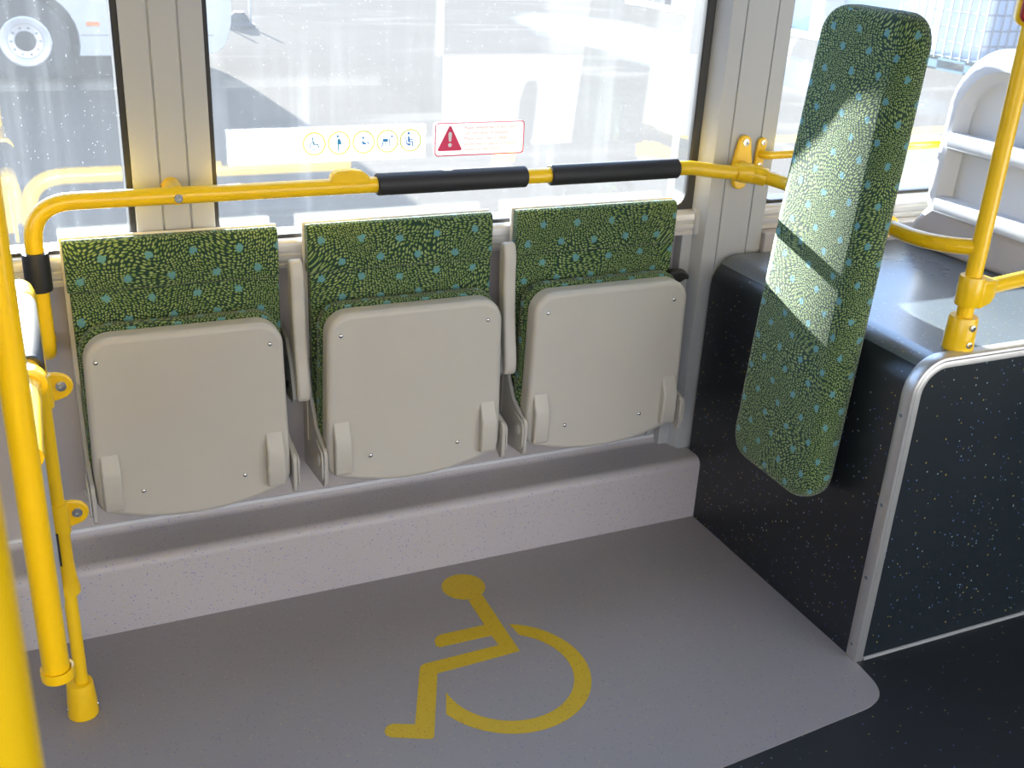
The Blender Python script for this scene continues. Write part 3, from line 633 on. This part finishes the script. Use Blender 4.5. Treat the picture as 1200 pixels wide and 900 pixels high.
m = MB().prism([(0.8600, 0.990), (0.8610, 0.9925), (0.8640, 0.9935), (0.8670, 0.9925), (0.8680, 0.990), (0.8668, 0.9745), (0.8655, 0.973), (0.8625, 0.973), (0.8612, 0.9745)], 'xz', YS - 0.0011, YS - 0.0007)
m.prism(disc((0.864, 0.9655), 0.0042, 18), 'xz', YS - 0.0011, YS - 0.0007).build('exclamation_mark', 'sticker', wt, flat=True)
for i, s_ in enumerate(('Apply wheelchair brakes and', 'use restraints, if available.', 'Make sure chair is safely', 'positioned in space and apply', 'brakes on the system.')):
    cv = bpy.data.curves.new('lettering', 'FONT'); cv.body = s_; cv.size = 0.0104; cv.extrude = 0.0002
    cv.materials.append(M['sticker_text'])
    tmp = bpy.data.objects.new('lettering_curve', cv); COL.objects.link(tmp)
    me = bpy.data.meshes.new_from_object(tmp.evaluated_get(bpy.context.evaluated_depsgraph_get()))
    bpy.data.objects.remove(tmp)
    o = bpy.data.objects.new('lettering', me); COL.objects.link(o); o.parent = wn
    o.rotation_euler = (PI / 2, 0, 0); o.location = Vector((0.8965, YS - 0.0005, 0.9985 - 0.0118 * i)) - Vector(ORG['warning_sticker'])

# ------------------------------------------------------------------ the yard outside
G = -0.38
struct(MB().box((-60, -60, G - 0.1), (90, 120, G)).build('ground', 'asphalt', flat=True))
ve = thing('parked_bus', 'white bus parked across the yard outside the left window', 'bus', (0.245, 11.7, G))
yv = 11.66
o = [(-9.0, -0.11), (-0.235, -0.11)] + arc((0.245, 0.02), 0.485, 197, -16, 18) + [(1.72, -0.115)] + smooth_path([(1.80, -0.115, 0), (1.95, -0.105, 0), (2.09, -0.03, 0), (2.16, 0.12, 0), (2.19, 0.35, 0), (2.18, 0.8, 0)], 4) + [(2.10, 1.5), (1.92, 2.35), (1.75, 2.45), (-9.0, 2.45)]
MB().prism([(p[0], p[1]) for p in o], 'xz', yv, yv + 2.4).build('body', 'bus_white', ve, bevel=0.06, seg=3)
for i in range(5):
    x = -8.6 + i * 2.0
    MB().prism(rrect(x, x + 1.85, 0.75, 1.95, 0.08), 'xz', yv - 0.006, yv + 0.02).build('window', 'glass_dark', ve)
MB().prism([(1.3, 0.62), (2.12, 0.62), (2.08, 1.3), (1.88, 2.05), (1.3, 2.05)], 'xz', yv - 0.006, yv + 0.02).build('window', 'glass_dark', ve)
wh = MB().lathe([(0.0, 0.14), (0.20, 0.14), (0.215, -0.02), (0.24, -0.045), (0.36, -0.05), (0.395, -0.02), (0.40, 0.03), (0.40, 0.18), (0.36, 0.22), (0.0, 0.22)], (0.245, yv + 0.05, 0.02), (0, 1, 0), 40).build('wheel', 'tyre', ve)
MB().lathe([(0.0, 0.06), (0.07, 0.06), (0.085, 0.005), (0.09, -0.004), (0.10, 0.02), (0.155, 0.012), (0.165, -0.035), (0.20, -0.05), (0.218, -0.055), (0.232, -0.048), (0.226, -0.02), (0.20, 0.04)], (0.245, yv + 0.05, 0.02), (0, 1, 0), 40).build('rim', 'rim', wh, angle=20)
MB().lathe([(0.0, -0.03), (0.06, -0.028), (0.09, -0.012), (0.095, 0.01)], (0.245, yv + 0.05, 0.02), (0, 1, 0), 24).build('hub', 'tyre', wh)
for k in range(10):
    a = k * PI / 5
    MB().lathe([(0.013, 0.03), (0.013, -0.012), (0.0, -0.016)], (0.245 + 0.128 * math.cos(a), yv + 0.05, 0.02 + 0.128 * math.sin(a)), (0, 1, 0), 6).build('wheel_nut', 'cage', wh)
MB().prism(rrect(0.80, 0.92, 0.168, 0.205, 0.015), 'xz', yv - 0.015, yv + 0.01).build('marker_light', 'orange', ve, bevel=0.004)['label'] = 'orange side marker lamp'
MB().box((-8.8, yv + 0.32, G + 0.03), (1.85, yv + 2.1, 0.9)).build('underbody_blocker', 'tyre', ve)  # added box close to the ground, stops sun passing under the bus
MB().box((0.74, yv - 0.003, 0.075), (2.0, yv + 0.01, 0.088)).build('panel_seam', 'grey_post', ve)

dl = thing('traffic_delineator', 'thin post on a dark base standing on the yard beyond the parked bus', 'traffic post', (3.2, 16.5, G))
MB().lathe([(0.0, 0.0), (0.24, 0.0), (0.23, 0.05), (0.15, 0.09), (0.13, 0.16), (0.07, 0.22), (0.0, 0.22)], (3.2, 16.5, G), (0, 0, 1), 10).build('base', 'tyre', dl)
for x in (3.02, 3.36): MB().tube([(x, 16.5, G + 0.02), (x, 16.5, G + 0.42)], 0.02, 10).build('post', 'grey_post', dl)

struct(MB().box((12.25, 9.0, G), (12.45, 21.2, G + 0.10)).build('kerb', 'concrete', bevel=0.02))
struct(MB().box((12.9, 8.0, G), (13.1, 21.0, 3.2)).build('wall_yard', 'site_blue'), 'pale blue wall along the far side of the yard')
def post(name, y0, y1, h, mat, label, cat):
    tag(MB().box((12.46, y0, G), (12.86, y1, G + h)).build(name, mat, bevel=0.03, origin=(12.6, (y0 + y1) / 2, G)), label, cat)
post('bollard', 19.95, 20.45, 1.0, 'tyre', 'dark square bollard at the far end of the yard kerb', 'bollard')
post('cabinet', 19.05, 19.72, 1.6, 'white', 'white cabinet standing behind the yard kerb next to the dark bollard', 'cabinet')
post('wall_post', 18.62, 18.92, 2.6, 'grey_post', 'grey wall post between the white cabinet and the pale blue wall', 'post')
post('wall_post', 15.02, 15.36, 2.6, 'grey_post', 'grey wall post against the blue wall, seen just right of the wide window pillar', 'post')
ib = thing('tank_container', 'caged white plastic liquid tank on a pallet outside the right window', 'tank', (12.5, 12.0, G))
ix0, ix1, iy0, iy1, izb = 11.95, 12.85, 11.15, 12.75, G + 0.16
MB().box((ix0 + 0.04, iy0 + 0.04, izb), (ix1 - 0.04, iy1 - 0.04, izb + 1.02)).build('tank', 'tank', ib, bevel=0.08)
m = MB()
for k in range(11):
    y = iy0 + (iy1 - iy0) * k / 10; m.tube([(ix0, y, izb), (ix0, y, izb + 1.05)], 0.013, 8)
for k in range(7):
    x = ix0 + (ix1 - ix0) * k / 6; m.tube([(x, iy0, izb), (x, iy0, izb + 1.05)], 0.013, 8)
for k in range(6):
    z = izb + 0.03 + k * 0.2; m.tube([(ix0, iy1, z), (ix0, iy0, z), (ix1, iy0, z)], 0.013, 8)
m.build('cage', 'cage', ib)
m = MB().box((ix0 - 0.02, iy0 - 0.02, izb - 0.03), (ix1, iy1 + 0.02, izb)).box((ix0 - 0.02, iy0 - 0.02, G), (ix1, iy1 + 0.02, G + 0.025))
for k in range(3):
    y = iy0 + (iy1 - iy0 - 0.2) * k / 2; m.box((ix0 - 0.02, y, G), (ix1, y + 0.2, izb))
m.build('pallet', 'pallet', ib)

struct(MB().box((-22, -7.4, G), (26, -7.0, 6.5)).build('wall_bounce', 'bounce_render', flat=True), 'added unseen wall behind the bus, bounces sun inside')  # out of view, added as sunlit fill for the interior

# ------------------------------------------------------------------ light
S = Vector((-0.036, 1.0, 0.243)).normalized()
su = bpy.data.lights.new('sun', 'SUN'); su.energy = 78.0; su.angle = math.radians(0.53); su.color = (1.0, 0.975, 0.945)
so = bpy.data.objects.new('sun', su); COL.objects.link(so); so.rotation_euler = S.to_track_quat('Z', 'Y').to_euler(); so.location = (0, 30, 8)
W = bpy.data.worlds.new('sky'); SC.world = W; W.use_nodes = True
t = W.node_tree; t.nodes.clear()
tc = t.nodes.new('ShaderNodeTexCoord'); sp = t.nodes.new('ShaderNodeSeparateXYZ'); t.links.new(tc.outputs['Generated'], sp.inputs[0])
rp = t.nodes.new('ShaderNodeValToRGB'); t.links.new(sp.outputs[2], rp.inputs[0])
rp.color_ramp.elements[0].position = 0.0; rp.color_ramp.elements[0].color = (1.0, 0.96, 0.90, 1)
rp.color_ramp.elements[1].position = 0.8; rp.color_ramp.elements[1].color = (0.42, 0.60, 0.95, 1)
e = rp.color_ramp.elements.new(0.14); e.color = (0.42, 0.62, 1.0, 1)
e = rp.color_ramp.elements.new(0.38); e.color = (0.28, 0.50, 1.0, 1)
dt = t.nodes.new('ShaderNodeVectorMath'); dt.operation = 'DOT_PRODUCT'; t.links.new(tc.outputs['Generated'], dt.inputs[0]); dt.inputs[1].default_value = S
mr = t.nodes.new('ShaderNodeMapRange'); t.links.new(dt.outputs['Value'], mr.inputs[0])
mr.inputs[1].default_value = -0.6; mr.inputs[2].default_value = 1.0; mr.inputs[3].default_value = 1.1; mr.inputs[4].default_value = 5.0
bg = t.nodes.new('ShaderNodeBackground'); t.links.new(mr.outputs[0], bg.inputs[1]); t.links.new(rp.outputs[0], bg.inputs[0])
ow = t.nodes.new('ShaderNodeOutputWorld'); t.links.new(bg.outputs[0], ow.inputs[0])

# ------------------------------------------------------------------ camera
yw, pt, rl = 0.44369955, 0.41626984, 0.05422505
fw = Vector((math.sin(yw) * math.cos(pt), math.cos(yw) * math.cos(pt), -math.sin(pt)))
rt = Vector((math.cos(yw), -math.sin(yw), 0)); up = rt.cross(fw)
r2 = rt * math.cos(rl) + up * math.sin(rl); u2 = -rt * math.sin(rl) + up * math.cos(rl)
cam = bpy.data.cameras.new('camera'); co = bpy.data.objects.new('camera', cam); COL.objects.link(co)
mw = Matrix((r2, u2, -fw)).transposed().to_4x4(); mw.translation = (0, 0, 1.45); co.matrix_world = mw
cam.sensor_width = 36.0; cam.sensor_fit = 'HORIZONTAL'; cam.lens = 36.0 * 1272.47 / 1200; cam.clip_start = 0.02; cam.clip_end = 300
cam.dof.use_dof = True; cam.dof.focus_distance = 1.95; cam.dof.aperture_fstop = 11
SC.camera = co
vs = SC.view_settings; vs.view_transform = 'Standard'; vs.look = 'None'; vs.gamma = 1.0; vs.use_curve_mapping = False
vs.exposure = 0.12
